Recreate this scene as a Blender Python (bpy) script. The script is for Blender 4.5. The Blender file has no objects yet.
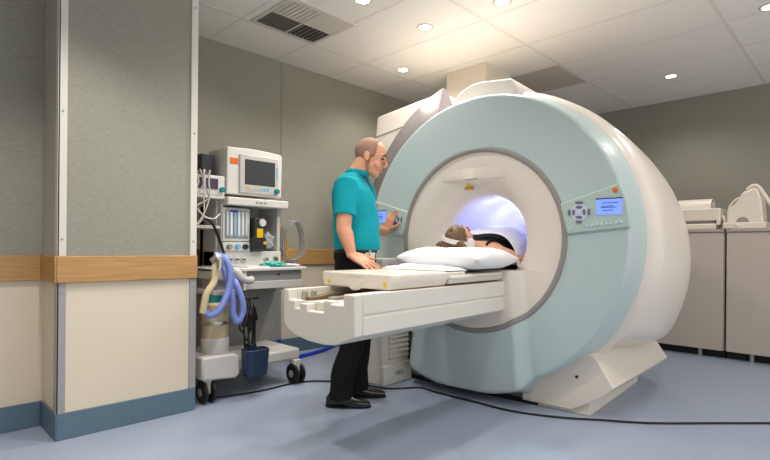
import bpy, bmesh, math, random
from mathutils import Vector, Matrix, noise
random.seed(7)
C = bpy.context.scene.collection
PI = math.pi
OFF = {}

# ------------------------------------------------------------------ materials
def s2l(v):
    v /= 255.0
    return v/12.92 if v <= .04045 else ((v+.055)/1.055)**2.4
def lin(c): return (s2l(c[0]), s2l(c[1]), s2l(c[2]), 1)
MATS = {}
def mat(name, rgb, rough=.5, metal=0, spec=.5, emit=None, estr=1, coat=0, alpha=1, trans=0, sub=0,
        noise_scale=0, noise_amt=0, bump=0, bump_scale=60, rgb2=None, stretch=(1,1,1), ior=1.45):
    if name in MATS: return MATS[name]
    m = bpy.data.materials.new(name); m.use_nodes = True
    nt = m.node_tree; b = nt.nodes['Principled BSDF']
    b.inputs['Base Color'].default_value = lin(rgb)
    b.inputs['Roughness'].default_value = rough
    b.inputs['Metallic'].default_value = metal
    b.inputs['Specular IOR Level'].default_value = spec
    b.inputs['Coat Weight'].default_value = coat
    b.inputs['Coat Roughness'].default_value = .12
    b.inputs['Alpha'].default_value = alpha
    b.inputs['Transmission Weight'].default_value = trans
    b.inputs['IOR'].default_value = ior
    if sub:
        b.inputs['Subsurface Weight'].default_value = sub
        b.inputs['Subsurface Radius'].default_value = (.01, .004, .002)
    if emit:
        b.inputs['Emission Color'].default_value = lin(emit)
        b.inputs['Emission Strength'].default_value = estr
    if noise_amt or bump:
        tc = nt.nodes.new('ShaderNodeTexCoord'); mp = nt.nodes.new('ShaderNodeMapping')
        mp.inputs['Scale'].default_value = stretch
        nt.links.new(tc.outputs['Object'], mp.inputs['Vector'])
    if noise_amt:
        nz = nt.nodes.new('ShaderNodeTexNoise'); nz.inputs['Scale'].default_value = noise_scale
        nz.inputs['Detail'].default_value = 4
        nt.links.new(mp.outputs[0], nz.inputs['Vector'])
        rp = nt.nodes.new('ShaderNodeMapRange')
        rp.inputs[1].default_value = .5-.25; rp.inputs[2].default_value = .5+.25
        nt.links.new(nz.outputs['Fac'], rp.inputs[0])
        mx = nt.nodes.new('ShaderNodeMix'); mx.data_type = 'RGBA'
        c2 = rgb2 or tuple(max(0, c*(1-noise_amt)) for c in rgb)
        mx.inputs[6].default_value = lin(rgb); mx.inputs[7].default_value = lin(c2)
        nt.links.new(rp.outputs[0], mx.inputs[0]); nt.links.new(mx.outputs[2], b.inputs['Base Color'])
    if bump:
        nb = nt.nodes.new('ShaderNodeTexNoise'); nb.inputs['Scale'].default_value = bump_scale
        nb.inputs['Detail'].default_value = 3
        nt.links.new(mp.outputs[0], nb.inputs['Vector'])
        bp = nt.nodes.new('ShaderNodeBump'); bp.inputs['Strength'].default_value = bump
        bp.inputs['Distance'].default_value = .004
        nt.links.new(nb.outputs['Fac'], bp.inputs['Height']); nt.links.new(bp.outputs[0], b.inputs['Normal'])
    MATS[name] = m
    return m

M_floor = mat('vinyl floor', (166,177,194), .36, spec=.45, noise_scale=150, noise_amt=.1, rgb2=(142,157,178))
M_ceil = mat('ceiling tile', (238,234,228), .9, noise_scale=90, noise_amt=.03)
M_grid = mat('ceiling grid', (222,217,209), .7)
M_fabric = mat('wall fabric', (158,157,145), .95, spec=.1, noise_scale=75, noise_amt=.10, stretch=(.5,.5,2.2), bump=.2, bump_scale=240)
M_cream = mat('cream wall panel', (222,209,188), .55)
M_wood = mat('oak rail', (200,154,96), .42, noise_scale=14, noise_amt=.18, stretch=(.35,.35,9))
M_base = mat('vinyl baseboard', (96,120,138), .5, noise_scale=80, noise_amt=.1)
M_guard = mat('white corner guard', (216,211,203), .45)
M_guardg = mat('grey corner guard', (158,156,156), .4)
M_white = mat('scanner white', (226,217,206), .3, coat=.25)
M_white2 = mat('couch white', (222,217,207), .38)
M_green = mat('scanner pale green', (185,201,202), .3, coat=.3)
M_panelg = mat('panel pale green', (180,198,192), .4)
M_ringg = mat('ring grey', (146,141,138), .35)
M_arch = mat('arch grey', (116,110,112), .4, coat=.05)
M_lilac = mat('bore lining', (206,206,240), .75, spec=.2)
M_dark = mat('dark grey plastic', (44,44,46), .45)
M_black = mat('black rubber', (20,20,21), .5)
M_grey = mat('light grey plastic', (196,193,188), .45)
M_mid = mat('mid grey plastic', (150,149,147), .45)
M_offw = mat('machine white', (219,216,210), .42)
M_lcd = mat('blue lcd', (90,115,200), .3, emit=(128,158,250), estr=.8)
M_lcdtext = mat('lcd text', (30,40,110), .4)
M_key = mat('key grey violet', (112,112,134), .35)
M_keylt = mat('key pale', (206,212,228), .3)
M_orange = mat('orange', (232,108,30), .4)
M_yellow = mat('yellow', (236,190,28), .4)
M_teal = mat('teal knob', (22,134,140), .35)
M_bluekey = mat('blue key', (120,186,214), .4)
M_screen = mat('dark screen', (62,62,64), .12, coat=.4)
M_screenb = mat('dim screen', (74,66,84), .2)
M_silver = mat('silver metal', (190,188,184), .28, metal=.9)
M_brass = mat('brown mechanism', (122,100,76), .4, metal=.3)
M_cab = mat('cabinet laminate', (194,184,172), .5)
M_cabtop = mat('cabinet top', (176,166,156), .5)
M_coil = mat('coil cream', (228,220,206), .4)
M_linen = mat('white linen', (238,238,240), .8, bump=.25, bump_scale=26)
M_sheet = mat('thin white sheet', (228,228,238), .85, bump=.2, bump_scale=30)
M_skin = mat('skin', (221,161,128), .5, sub=.12, noise_scale=22, noise_amt=.07)
M_skin2 = mat('skin pale', (224,172,140), .5, sub=.12)
M_shirt = mat('teal polo cotton', (18,152,166), .85, spec=.2, bump=.35, bump_scale=16)
M_shirt2 = mat('teal collar', (16,140,154), .85, spec=.2)
M_trouser = mat('black trouser cloth', (24,23,25), .85, spec=.2, bump=.5, bump_scale=14)
M_shoe = mat('black leather', (26,21,19), .2, coat=.6)
M_hairm = mat('short greying hair', (166,132,111), .85, noise_scale=140, noise_amt=.22)
M_hairw = mat('brown hair', (128,96,66), .5, noise_scale=30, noise_amt=.4, stretch=(.4,6,2))
M_brow = mat('brow hair', (84,62,48), .8)
M_eye = mat('dark eye', (40,30,26), .25)
M_lip = mat('lip', (190,112,96), .5)
M_blktop = mat('black top', (26,25,28), .8)
M_hose = mat('blue hose', (128,146,214), .38, coat=.2)
M_creamhose = mat('cream hose', (220,200,160), .5)
M_navy = mat('navy bin', (36,48,78), .45)
M_bellow = mat('absorber beige', (190,174,140), .35)
M_clear = mat('clear plastic', (228,232,234), .12, alpha=.45)
M_tealpack = mat('teal pack', (86,196,190), .3, bump=.5, bump_scale=40)
M_brightblue = mat('bright blue hose', (20,62,200), .4)
M_orangecable = mat('orange cable', (206,150,60), .4)
M_brownbox = mat('brown outlet', (92,78,52), .5)
M_lamp = mat('lamp lens', (255,250,240), .5, emit=(255,246,230), estr=14)
M_vent = mat('vent cavity', (58,54,50), .8)
M_slat = mat('vent slat', (120,114,106), .6)
M_slatw = mat('vent slat pale', (206,200,190), .6)
M_darktile = mat('grey grille tile', (196,188,176), .8)

# ------------------------------------------------------------------ mesh helpers
def nb(): return bmesh.new()
def box(bm, x0, x1, y0, y1, z0, z1):
    v = [bm.verts.new(p) for p in ((x0,y0,z0),(x1,y0,z0),(x1,y1,z0),(x0,y1,z0),(x0,y0,z1),(x1,y0,z1),(x1,y1,z1),(x0,y1,z1))]
    for f in ((3,2,1,0),(4,5,6,7),(0,1,5,4),(1,2,6,5),(2,3,7,6),(3,0,4,7)): bm.faces.new([v[i] for i in f])
    return bm
def rings(bm, R, cap=True, closed=True):
    V = [[bm.verts.new(p) for p in r] for r in R]
    n = len(V[0])
    for a, b in zip(V[:-1], V[1:]):
        for i in range(n if closed else n-1):
            j = (i+1) % n
            bm.faces.new((a[i], a[j], b[j], b[i]))
    if cap and closed:
        bm.faces.new(list(reversed(V[0]))); bm.faces.new(V[-1])
    return V
def prism(bm, poly, axis, a, b):
    """poly of (p,q); axis 'x' -> (a,p,q), 'y' -> (p,a,q), 'z' -> (p,q,a)"""
    def P(p, q, h): return {'x': (h,p,q), 'y': (p,h,q), 'z': (p,q,h)}[axis]
    rings(bm, [[P(p,q,a) for p,q in poly], [P(p,q,b) for p,q in poly]])
    return bm
def basis(d):
    d = Vector(d).normalized()
    u = d.cross(Vector((0,0,1)) if abs(d.z) < .95 else Vector((1,0,0))).normalized()
    return u, d.cross(u).normalized()
def tube(bm, pts, rad, n=10, cap=True):
    pts = [Vector(p) for p in pts]
    if not isinstance(rad, (list, tuple)): rad = [rad]*len(pts)
    u = None; R = []
    for i, p in enumerate(pts):
        d = (pts[min(i+1, len(pts)-1)] - pts[max(i-1, 0)]).normalized()
        if u is None: u, _ = basis(d)
        u = (u - d*u.dot(d)).normalized(); w = d.cross(u)
        R.append([p + (u*math.cos(2*PI*k/n) + w*math.sin(2*PI*k/n))*rad[i] for k in range(n)])
    rings(bm, R, cap)
    return bm
def spline(pts, sub=8):
    pts = [Vector(p) for p in pts]; out = []
    P = [pts[0]] + pts + [pts[-1]]
    for i in range(1, len(P)-2):
        a, b, c, d = P[i-1:i+3]
        for k in range(sub):
            t = k/sub
            out.append(.5*((2*b)+(c-a)*t+(2*a-5*b+4*c-d)*t*t+(3*b-a-3*c+d)*t**3))
    out.append(pts[-1]); return out
def cyl(bm, p, q, r, n=24, r2=None): return tube(bm, [p, q], [r, r if r2 is None else r2], n)
def lathe(bm, prof, c, axis='z', n=40, a0=0, a1=2*PI, cap=False):
    """prof of (radius, height along axis)"""
    full = abs(a1-a0-2*PI) < 1e-6
    m = n if full else n+1
    R = []
    for r, h in prof:
        row = []
        for k in range(m):
            a = a0+(a1-a0)*k/n
            p, q = r*math.cos(a), r*math.sin(a)
            row.append({'z': (c[0]+p, c[1]+q, c[2]+h), 'x': (c[0]+h, c[1]+p, c[2]+q), 'y': (c[0]+p, c[1]+h, c[2]+q)}[axis])
        R.append(row)
    rings(bm, R, cap=cap and full, closed=full)
    return bm
def ell(bm, c, r, n=20, m=12, rot=None):
    R = []
    for i in range(m+1):
        a = -PI/2 + PI*min(max(i, .12), m-.12)/m
        row = []
        for k in range(n):
            b = 2*PI*k/n
            p = Vector((r[0]*math.cos(a)*math.cos(b), r[1]*math.cos(a)*math.sin(b), r[2]*math.sin(a)))
            if rot: p = rot @ p
            row.append(p + Vector(c))
        R.append(row)
    rings(bm, R); return bm
def loft(bm, secs, n=24, pw=2.0):
    """secs of (center, axis1 vec, axis2 vec)"""
    R = []
    for c, a, b in secs:
        c, a, b = Vector(c), Vector(a), Vector(b); row = []
        for k in range(n):
            t = 2*PI*k/n; ct, st = math.cos(t), math.sin(t)
            ct = math.copysign(abs(ct)**(2/pw), ct); st = math.copysign(abs(st)**(2/pw), st)
            row.append(c + a*ct + b*st)
        R.append(row)
    rings(bm, R); return bm
def link(name, me):
    o = bpy.data.objects.new(name, me); C.objects.link(o); return o
def tag(o, label=None, cat=None, group=None, kind=None):
    if label: o['label'] = label
    if cat: o['category'] = cat
    if group: o['group'] = group
    if kind: o['kind'] = kind
    return o
I4 = Matrix.Identity(4)
def thing(name, label, cat, frame=I4, base=(0,0,0), group=None):
    o = link(name, None); o.empty_display_size = .1
    o.matrix_world = frame @ Matrix.Translation(base)
    OFF[o] = Vector(base)
    return tag(o, label, cat, group)
def fix(me, angle=35):
    bm = bmesh.new(); bm.from_mesh(me)
    bmesh.ops.recalc_face_normals(bm, faces=bm.faces)
    bm.to_mesh(me); bm.free()
    for p in me.polygons: p.use_smooth = True
    me.set_sharp_from_angle(angle=math.radians(angle))
def obj(name, bm, m, parent=None, frame=I4, base=(0,0,0), bevel=0, angle=35, label=None, cat=None, group=None, kind=None, seg=2, flat=False, raw=False):
    off = OFF[parent] if parent is not None else Vector(base)
    if isinstance(bm, bpy.types.Mesh):
        me = bm; me.transform(Matrix.Translation(-off))
        for p in me.polygons: p.use_smooth = True
    else:
        bmesh.ops.translate(bm, verts=bm.verts, vec=-off)
        if not raw: bmesh.ops.recalc_face_normals(bm, faces=bm.faces)
        me = bpy.data.meshes.new(name); bm.to_mesh(me); bm.free()
        for p in me.polygons: p.use_smooth = not flat
        if not flat: me.set_sharp_from_angle(angle=math.radians(angle))
    me.materials.append(m)
    o = link(name, me); OFF[o] = off
    if parent is not None: o.parent = parent
    else: o.matrix_world = frame @ Matrix.Translation(base)
    if bevel:
        b = o.modifiers.new('Bevel', 'BEVEL'); b.width = bevel; b.segments = seg; b.limit_method = 'ANGLE'
        b.angle_limit = math.radians(40); b.harden_normals = False
    return tag(o, label, cat, group, kind)
def copy_tree(o, parent=None):
    c = o.copy(); C.objects.link(c)
    OFF[c] = OFF[o]
    if parent is not None: c.parent = parent
    for ch in list(o.children): copy_tree(ch, c)
    return c
def fuse(bm, voxel=.005, it=4, fac=.5, post=None):
    """one continuous surface out of overlapping closed volumes"""
    bmesh.ops.recalc_face_normals(bm, faces=bm.faces)
    me = bpy.data.meshes.new('tmp'); bm.to_mesh(me); bm.free()
    o = link('tmp', me)
    r = o.modifiers.new('r', 'REMESH'); r.mode = 'VOXEL'; r.voxel_size = voxel
    s = o.modifiers.new('s', 'SMOOTH'); s.factor = fac; s.iterations = it
    dg = bpy.context.evaluated_depsgraph_get(); dg.update()
    out = bpy.data.meshes.new_from_object(o.evaluated_get(dg))
    bpy.data.objects.remove(o); bpy.data.meshes.remove(me)
    return out
def wobble(me, amp, sc, seed=0):
    for v in me.vertices:
        n = noise.noise_vector(v.co*sc + Vector((seed, seed*2, 0)))
        v.co += n*amp
    me.update()
    return me
def struct(name, bm, m, bevel=0, kind='structure', **k): return obj(name, bm, m, bevel=bevel, kind=kind, **k)

# ------------------------------------------------------------------ the room
CH = 2.78
struct('floor', box(nb(), -1.6, 7.0, -1.6, 4.3, -.05, 0), M_floor)
struct('ceiling', box(nb(), -1.6, 7.0, -1.6, 4.3, CH, CH+.05), M_ceil)
g = nb()
for k in range(-5, 8):
    x = 1.97+.65*k; box(g, x-.010, x+.010, -1.6, 4.07, CH-.0015, CH+.002)
for y in (-1.77+1.32, .86, 2.18, 3.51):
    box(g, -1.6, 6.55, y-.014, y+.014, CH-.002, CH+.002)
struct('trim_1', g, M_grid)
YB, XR = 4.06, 6.56
def wall(name, x0, x1, y0, y1, fabric_full=False):
    """three bands of one wall: cream dado, fabric above"""
    w = struct(name, box(nb(), x0, x1, y0, y1, .9, CH), M_fabric)
    obj('dado_panel', box(nb(), x0, x1, y0, y1, 0, .9), M_cream, w)
    return w
wall('wall_back', 1.3, 6.7, YB, YB+.1)
wall('wall_right', XR, XR+.1, -1.6, YB+.05)
wall('wall_left', -1.6, .668, 3.375, 3.5)
wall('wall_light_block', -1.7, -1.6, -1.6, 3.45)  # unseen wall, added to block ambient light from the left
# pillar: front face at y = 3.045
p = wall('wall_pillar', .667, 1.402, 3.045, 4.1)
struct('trim_2', box(nb(), .656, 1.407, 3.025, 3.05, .822, .963), M_wood, bevel=.004)
struct('trim_3', box(nb(), .647, .67, 3.03, 3.40, .822, .963), M_wood, bevel=.003)
struct('trim_4', box(nb(), -1.6, .655, 3.355, 3.38, .822, .963), M_wood, bevel=.004)
struct('trim_5', box(nb(), 1.40, 6.55, YB-.022, YB, .848, 1.003), M_wood, bevel=.004)
struct('baseboard_left', box(nb(), -1.6, .655, 3.365, 3.38, 0, .14), M_base, bevel=.003)
g = box(nb(), .661, 1.404, 3.035, 3.05, 0, .14); box(g, .657, .668, 3.035, 3.38, 0, .14)
struct('baseboard_pillar', g, M_base, bevel=.003)
struct('baseboard_back', box(nb(), 1.40, 6.55, YB-.012, YB, 0, .14), M_base, bevel=.003)
struct('baseboard_right', box(nb(), XR-.012, XR, -1.6, 4.06, 0, .14), M_base, bevel=.003)
def guard(name, m, x0, z0, z1, screws):
    g = box(nb(), x0, x0+.042, 3.036, 3.047, z0, z1)
    if x0 < 1: box(g, .658, .669, 3.036, 3.085, z0, z1)
    o = struct(name, g, m, bevel=.002)
    for z in screws:
        obj('screw', cyl(nb(), (x0+.021, 3.037, z), (x0+.021, 3.034, z), .006, 12), M_mid, o)
guard('trim_6', M_guard, .659, .963, CH, (1.05, 1.72, 2.5))
guard('trim_7', M_guardg, .659, .14, .822, (.19, .77))
guard('trim_8', M_guard, 1.363, .963, CH, (1.05, 1.72, 2.5))
guard('trim_9', M_guardg, 1.363, .14, .822, (.19, .77))
struct('trim_11', box(nb(), .664, .668, 3.08, 3.372, .963, CH), mat('side panel', (188,184,175), .6))
g = nb()
for x in (2.70, 5.1): box(g, x-.004, x+.004, YB-.004, YB+.01, .98, CH-.02)
struct('trim_10', g, mat('seam strip', (140,140,127), .9))

# ceiling fittings
def downlight(x, y, label):
    t = thing('downlight', label, 'ceiling light', base=(x, y, CH), group='round recessed downlights')
    b = nb(); lathe(b, [(.068, .001), (.062, -.006), (.048, -.006), (.046, -.001), (.068, .001)], (x, y, CH), n=32)
    obj('trim_ring', b, M_slatw, t)
    b = nb(); lathe(b, [(.001, -.003), (.047, -.003), (.047, .002), (.001, .002)], (x, y, CH), n=32, cap=True)
    obj('lens', b, M_lamp, t)
    return t
DL = [((3.055,2.587), 'round downlight in the ceiling above the man, left of the duct'),
      ((3.635,3.357), 'round downlight nearest the back wall, just left of the white duct'),
      ((5.62,1.512), 'round downlight near the right wall, above the cream cabinets'),
      ((3.121,1.929), 'round downlight at the top edge of the photo above the scanner'),
      ((2.418,2.626), 'round downlight cut by the top edge, right of the ceiling vent'),
      ((4.50,.575), 'round downlight in the top right corner of the photo')]
lp = None
for (x, y), lab in DL:
    if lp is None: o = lp = downlight(x, y, lab)
    else:
        o = copy_tree(lp); o.matrix_world = Matrix.Translation((x, y, CH)); o['label'] = lab
def spot(x, y, e, ang=150, blend=.6, col=(1, .945, .875), r=.06):
    L = bpy.data.lights.new('downlight_or_fill_spot', 'SPOT'); L.energy = e; L.spot_size = math.radians(ang); L.spot_blend = blend
    L.color = col; L.shadow_soft_size = r
    o = bpy.data.objects.new('downlight_or_fill_spot', L); C.objects.link(o); o.location = (x, y, CH-.03)
for (x, y), e in (((3.055,2.587),40), ((3.635,3.357),34), ((5.62,1.512),26), ((3.121,1.929),48), ((2.418,2.626),42), ((4.50,.575),30)): spot(x, y, e, 150, .6)
spot(.62, 2.35, 58, 100, .6)
for x, y, e in ((1.5,1.95,58), (1.75,.9,30), (.6,1.0,34), (3.1,.3,26), (-.7,2.3,26), (-.6,.2,16), (1.9,3.42,12)): spot(x, y, e, 128, .75)  # added fill spots without fittings, only to brighten room and pillar

t = thing('ceiling_vent', 'square ceiling air vent with dark louvres at top left of the ceiling', 'air vent', base=(2.34, 3.24, CH))
b = nb()
X0, X1, Y0, Y1 = 2.03, 2.645, 2.955, 3.5
box(b, X0, X1, Y1-.03, Y1, CH-.008, CH); box(b, X0, X1, Y0, Y0+.03, CH-.008, CH)
box(b, X0, X0+.03, Y0+.03, Y1-.03, CH-.008, CH); box(b, X1-.03, X1, Y0+.03, Y1-.03, CH-.008, CH)
box(b, X0+.03, X1-.03, 3.222, 3.236, CH-.0075, CH); box(b, 2.332, 2.346, Y0+.03, Y1-.03, CH-.0072, CH)
obj('frame', b, M_slatw, t)
obj('cavity', box(nb(), 2.06, 2.615, 3.236, 3.47, CH-.002, CH-.001), M_vent, t)
obj('blank_plate', box(nb(), 2.346, 2.615, 2.985, 3.222, CH-.007, CH-.001), M_slatw, t)
obj('pale_cavity', box(nb(), 2.06, 2.332, 2.985, 3.222, CH-.0025, CH-.001), M_slat, t)
for k in range(6):
    y = 3.252+.036*k; obj('slat', box(nb(), 2.062, 2.33, y, y+.010, CH-.009, CH-.003), M_slat, t)
for k in range(6):
    x = 2.36+.042*k; obj('slat', box(nb(), x, x+.010, 3.238, 3.468, CH-.009, CH-.003), M_slat, t)
for k in range(7):
    x = 2.062+.0385*k; obj('slat', box(nb(), x, x+.032, 2.987, 3.22, CH-.009, CH-.003), M_slatw, t)
obj('ceiling_grille', box(nb(), 4.56, 5.21, 2.2, 2.84, CH-.006, CH), M_darktile, base=(4.88,2.5,CH),
    label='dark grey grille tile in the ceiling behind the scanner duct', cat='ceiling grille')

# ------------------------------------------------------------------ scanner (frame: x into the bore, y to its left, z up)
GF = Matrix.Translation((2.9, 1.98, 0)) @ Matrix.Rotation(math.radians(4), 4, 'Z')
ZC = 1.085
LEDGE = .882
def bulge(t, z):
    rid = .265+.075*max(0, min(1, (LEDGE-z)/.8))
    a = abs(t) if t < 0 else max(0, t-.16)
    s = 1 if a < rid else max(0, 1-(a-rid)/.10)
    s = s*s*(3-2*s)
    w = 1 if z < .75 else max(0, 1-(z-.75)/.16)
    return .072*s, w
S = thing('mri_scanner', 'large white and pale green ring-shaped scanner in the middle of the room', 'medical scanner', GF, (.75, 0, 0))
def clipz(z, lo=.035): return max(z, lo)
# green front cover
N = 480; prof = []
for i in range(25):
    r = .632+(.963-.632)*i/24; prof.append((r, 0.0))
for i in range(1, 8):
    a = PI/2*i/7; prof.append((.963+.027*math.sin(a), .03*(1-math.cos(a))))
prof += [(1.0, .09), (1.028, .20), (1.026, .23)]
R = []
for r, d in prof:
    row = []
    for k in range(N):
        a = 2*PI*k/N
        t_, z_ = r*math.cos(a), ZC+r*math.sin(a)
        bb, w = bulge(t_, z_)
        if z_ > LEDGE: bb = 0
        else:
            bb *= w if abs(t_) > .55 else 1
        q_ = min(1, bb/.06)*max(0, (r-.75)/.24) if z_ < .6 else 0
        k_ = 1+(.045+.06*max(0, min(1, t_/.5)))*q_
        e_ = max(0, min(1, (t_-.45)/.13)); e2 = max(0, min(1, (.88-z_)/.2)); bb -= .12*e_*e_*(3-2*e_)*e2*e2*(3-2*e2)*min(1, (r-.632)/.1)
        row.append((d-bb, t_*(k_ if t_ > 0 else 1), clipz(ZC+(z_-ZC)*k_, .06)))
    R.append(row)
b = nb(); rings(b, R, cap=False)
obj('front_cover', b, M_green, S, angle=60)
# grey trim ring and white inner cover
def ringprof(pr, mat_, name, zl=None):
    R = []
    for r, d in pr:
        row = []
        for k in range(N):
            a = 2*PI*k/N; t_, z_ = r*math.cos(a), ZC+r*math.sin(a)
            bb, w = bulge(t_, z_)
            bb = 0 if z_ > LEDGE else bb*(w if abs(t_) > .55 else 1)
            row.append((d-bb, t_, z_))
        R.append(row)
    b = nb(); rings(b, R, cap=False); return obj(name, b, mat_, S, angle=50)
ringprof([(.638, .012), (.632, -.004), (.626, -.009), (.604, -.009), (.598, -.002), (.598, .01)], M_ringg, 'trim_ring')
b = nb(); R = []
for i in range(41):
    f = i/40; r = .60-(.60-.306)*math.sin(PI/2*f)
    d = .004+.17*(1-math.cos(PI/2*f))**1.25
    R.append([(d, r*math.cos(2*PI*k/120), ZC+r*math.sin(2*PI*k/120)) for k in range(120)])
rings(b, R, cap=False)
obj('bore_cover', b, M_white, S, angle=70)
# lower block of the inner cover, with the ledge at couch height
b = nb(); nx, nz = 120, 20; tw = math.sqrt(.60**2-(LEDGE-ZC)**2)
G = []
for j in range(nz+1):
    row = []
    for i in range(nx+1):
        z_ = LEDGE+(ZC-.60+.001-LEDGE)*j/nz
        half = math.sqrt(max(.0004, .60**2-(z_-ZC)**2)); t_ = -half+2*half*i/nx
        bb, w = bulge(t_, z_); bb = bb*(w if abs(t_) > .55 else 1)
        row.append(b.verts.new((.0-bb-.002, t_, z_)))
    G.append(row)
for j in range(nz):
    for i in range(nx): b.faces.new((G[j][i], G[j][i+1], G[j+1][i+1], G[j+1][i]))
back = [b.verts.new((.30, v.co.y, LEDGE)) for v in G[0]]
for i in range(nx): b.faces.new((G[0][i], back[i], back[i+1], G[0][i+1]))
obj('lower_bore_cover', b, M_white, S, angle=40)
# bore tube
b = nb(); lathe(b, [(.306, .172), (.306, 1.5), (.335, 1.5), (.335, .172)], (0, 0, ZC), 'x', 64)
obj('bore_tube', b, M_lilac, S)
# visor above the bore
b = nb()
for i in range(2): pass
R = []
for i in range(21):
    f = -1+2*i/20; t_ = .04-.26*f; w = (1-abs(f))**.8
    y0 = ZC+.455-.02*abs(f)
    d0 = .024
    zt = 1.507
    def fs(z):
        q = max(0, min(1, (.60-math.hypot(t_, z-ZC))/.294)); return .004+.17*(1-math.sqrt(1-q*q))**1.25
    e = fs(zt)-.034*w
    R.append([(fs(zt+.085)+.003, t_, zt+.085), (e, t_, zt), (e+.0015, t_, zt-.004), (fs(zt-.012-.034*w)+.005, t_, zt-.012-.034*w), (.2, t_, zt)])
rings(b, R)
obj('visor', b, M_white, S, angle=30)
obj('camera_window', box(nb(), -.0095, .03, -.01, .09, 1.4985, 1.5035), M_mid, S)
b = nb()
prism(b, [(.088, 1.482), (.102, 1.458), (.074, 1.458)], 'x', .030, .075)
ws = obj('warning_sticker', b, M_yellow, S)
obj('sticker_text', box(nb(), .038, .075, .055, .118, 1.438, 1.454), mat('sticker ochre', (196,140,44), .5), ws)
# white barrel behind the green face
b = nb(); R = []
for d, zc, r in ((.19, 1.085, 1.02), (.205, 1.08, 1.045), (.24, 1.068, 1.07), (.35, 1.045, 1.098), (.55, 1.005, 1.12), (.8, .97, 1.127), (1.0, .955, 1.115), (1.2, .945, 1.085), (1.35, .94, 1.03), (1.48, .94, .94), (1.52, .94, .82), (1.52, 1.0, .6), (1.5, ZC, .335)):
    row = []
    for k in range(160):
        a = 2*PI*k/160; q = max(0, min(1, (-math.sin(a)-.46)/.22)); q = 1-.115*q*q*(3-2*q)*min(1, max(0, (d-.2)/.2))
        row.append((d, r*q*math.cos(a), clipz(zc+r*q*math.sin(a), .10)))
    R.append(row)
rings(b, R, cap=False)
obj('body_cover', b, M_white, S, angle=50)
# grey arch on the left side
b = nb(); lathe(b, [(.98, .03), (1.0, .045), (1.28, .25), (1.29, .27), (1.27, .32), (.98, .32)], (0, 0, ZC), 'x', 64, a0=math.radians(-40), a1=math.radians(69))
e = [v for v in b.verts]
m_ = 65
for k in (0, 64): b.faces.new([e[i*m_+k] for i in range(6)])
obj('side_arch', b, M_arch, S, angle=40)
# white side enclosure
pts = [(.44, .1), (1.16, .1), (1.225, .9), (1.235, 1.9), (1.20, 2.19), (.515, 2.275), (.44, 2.2)]
obj('side_enclosure', prism(nb(), pts, 'x', .31, 1.45), M_white, S, bevel=.02)
obj('enclosure_seam', prism(nb(), [(.86, 2.064), (1.236, 2.006), (1.236, 1.998), (.86, 2.056)], 'x', .306, .315), M_ringg, S)
# top cap
pts = [(-.255, 2.0), (-.25, 2.085), (-.206, 2.176), (-.09, 2.19), (.03, 2.203), (.11, 2.195), (.19, 2.166), (.27, 2.09), (.3, 2.0)]
obj('top_cap', prism(nb(), pts, 'x', .10, 1.25), M_white, S, bevel=.008)
# base: feet and plinth
def foot(s):
    pts = [(s*.3, .34), (s*.74, .39), (s*.785, .352), (s*.877, .20), (s*.80, .125), (s*.70, .06), (s*.62, .02), (s*.3, .02)]
    b = prism(nb(), pts, 'x', .10, 1.30)
    for v in b.verts:
        if v.co.x > 1: v.co.y *= 1.05
    return b
obj('foot', foot(-1), M_white, S, bevel=.008); b = foot(1)
for v in b.verts: v.co.x = max(v.co.x, .2)
obj('foot', b, M_white, S, bevel=.008)
obj('plinth', box(nb(), .12, 1.2, -.735, -.40, 0, .12), M_white, S, bevel=.005)
obj('plinth', box(nb(), .12, 1.2, .40, .735, 0, .12), M_white, S, bevel=.005)
obj('shade_skirt', box(nb(), .105, .16, -.42, 1.0, .035, .34), mat('skirt grey', (104,106,106), .5), S, bevel=.004)  # dark grey paints the shade on the scanner's lower body
obj('gap_shade', box(nb(), .11, 1.1, -.40, 1.0, .0, .036), M_black, S)  # black box standing in for the recess shadow under the scanner
for t_ in (-.66,): obj('bolt', cyl(nb(), (.102, t_, .235), (.094, t_, .235), .009, 12), M_dark, S)
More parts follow.
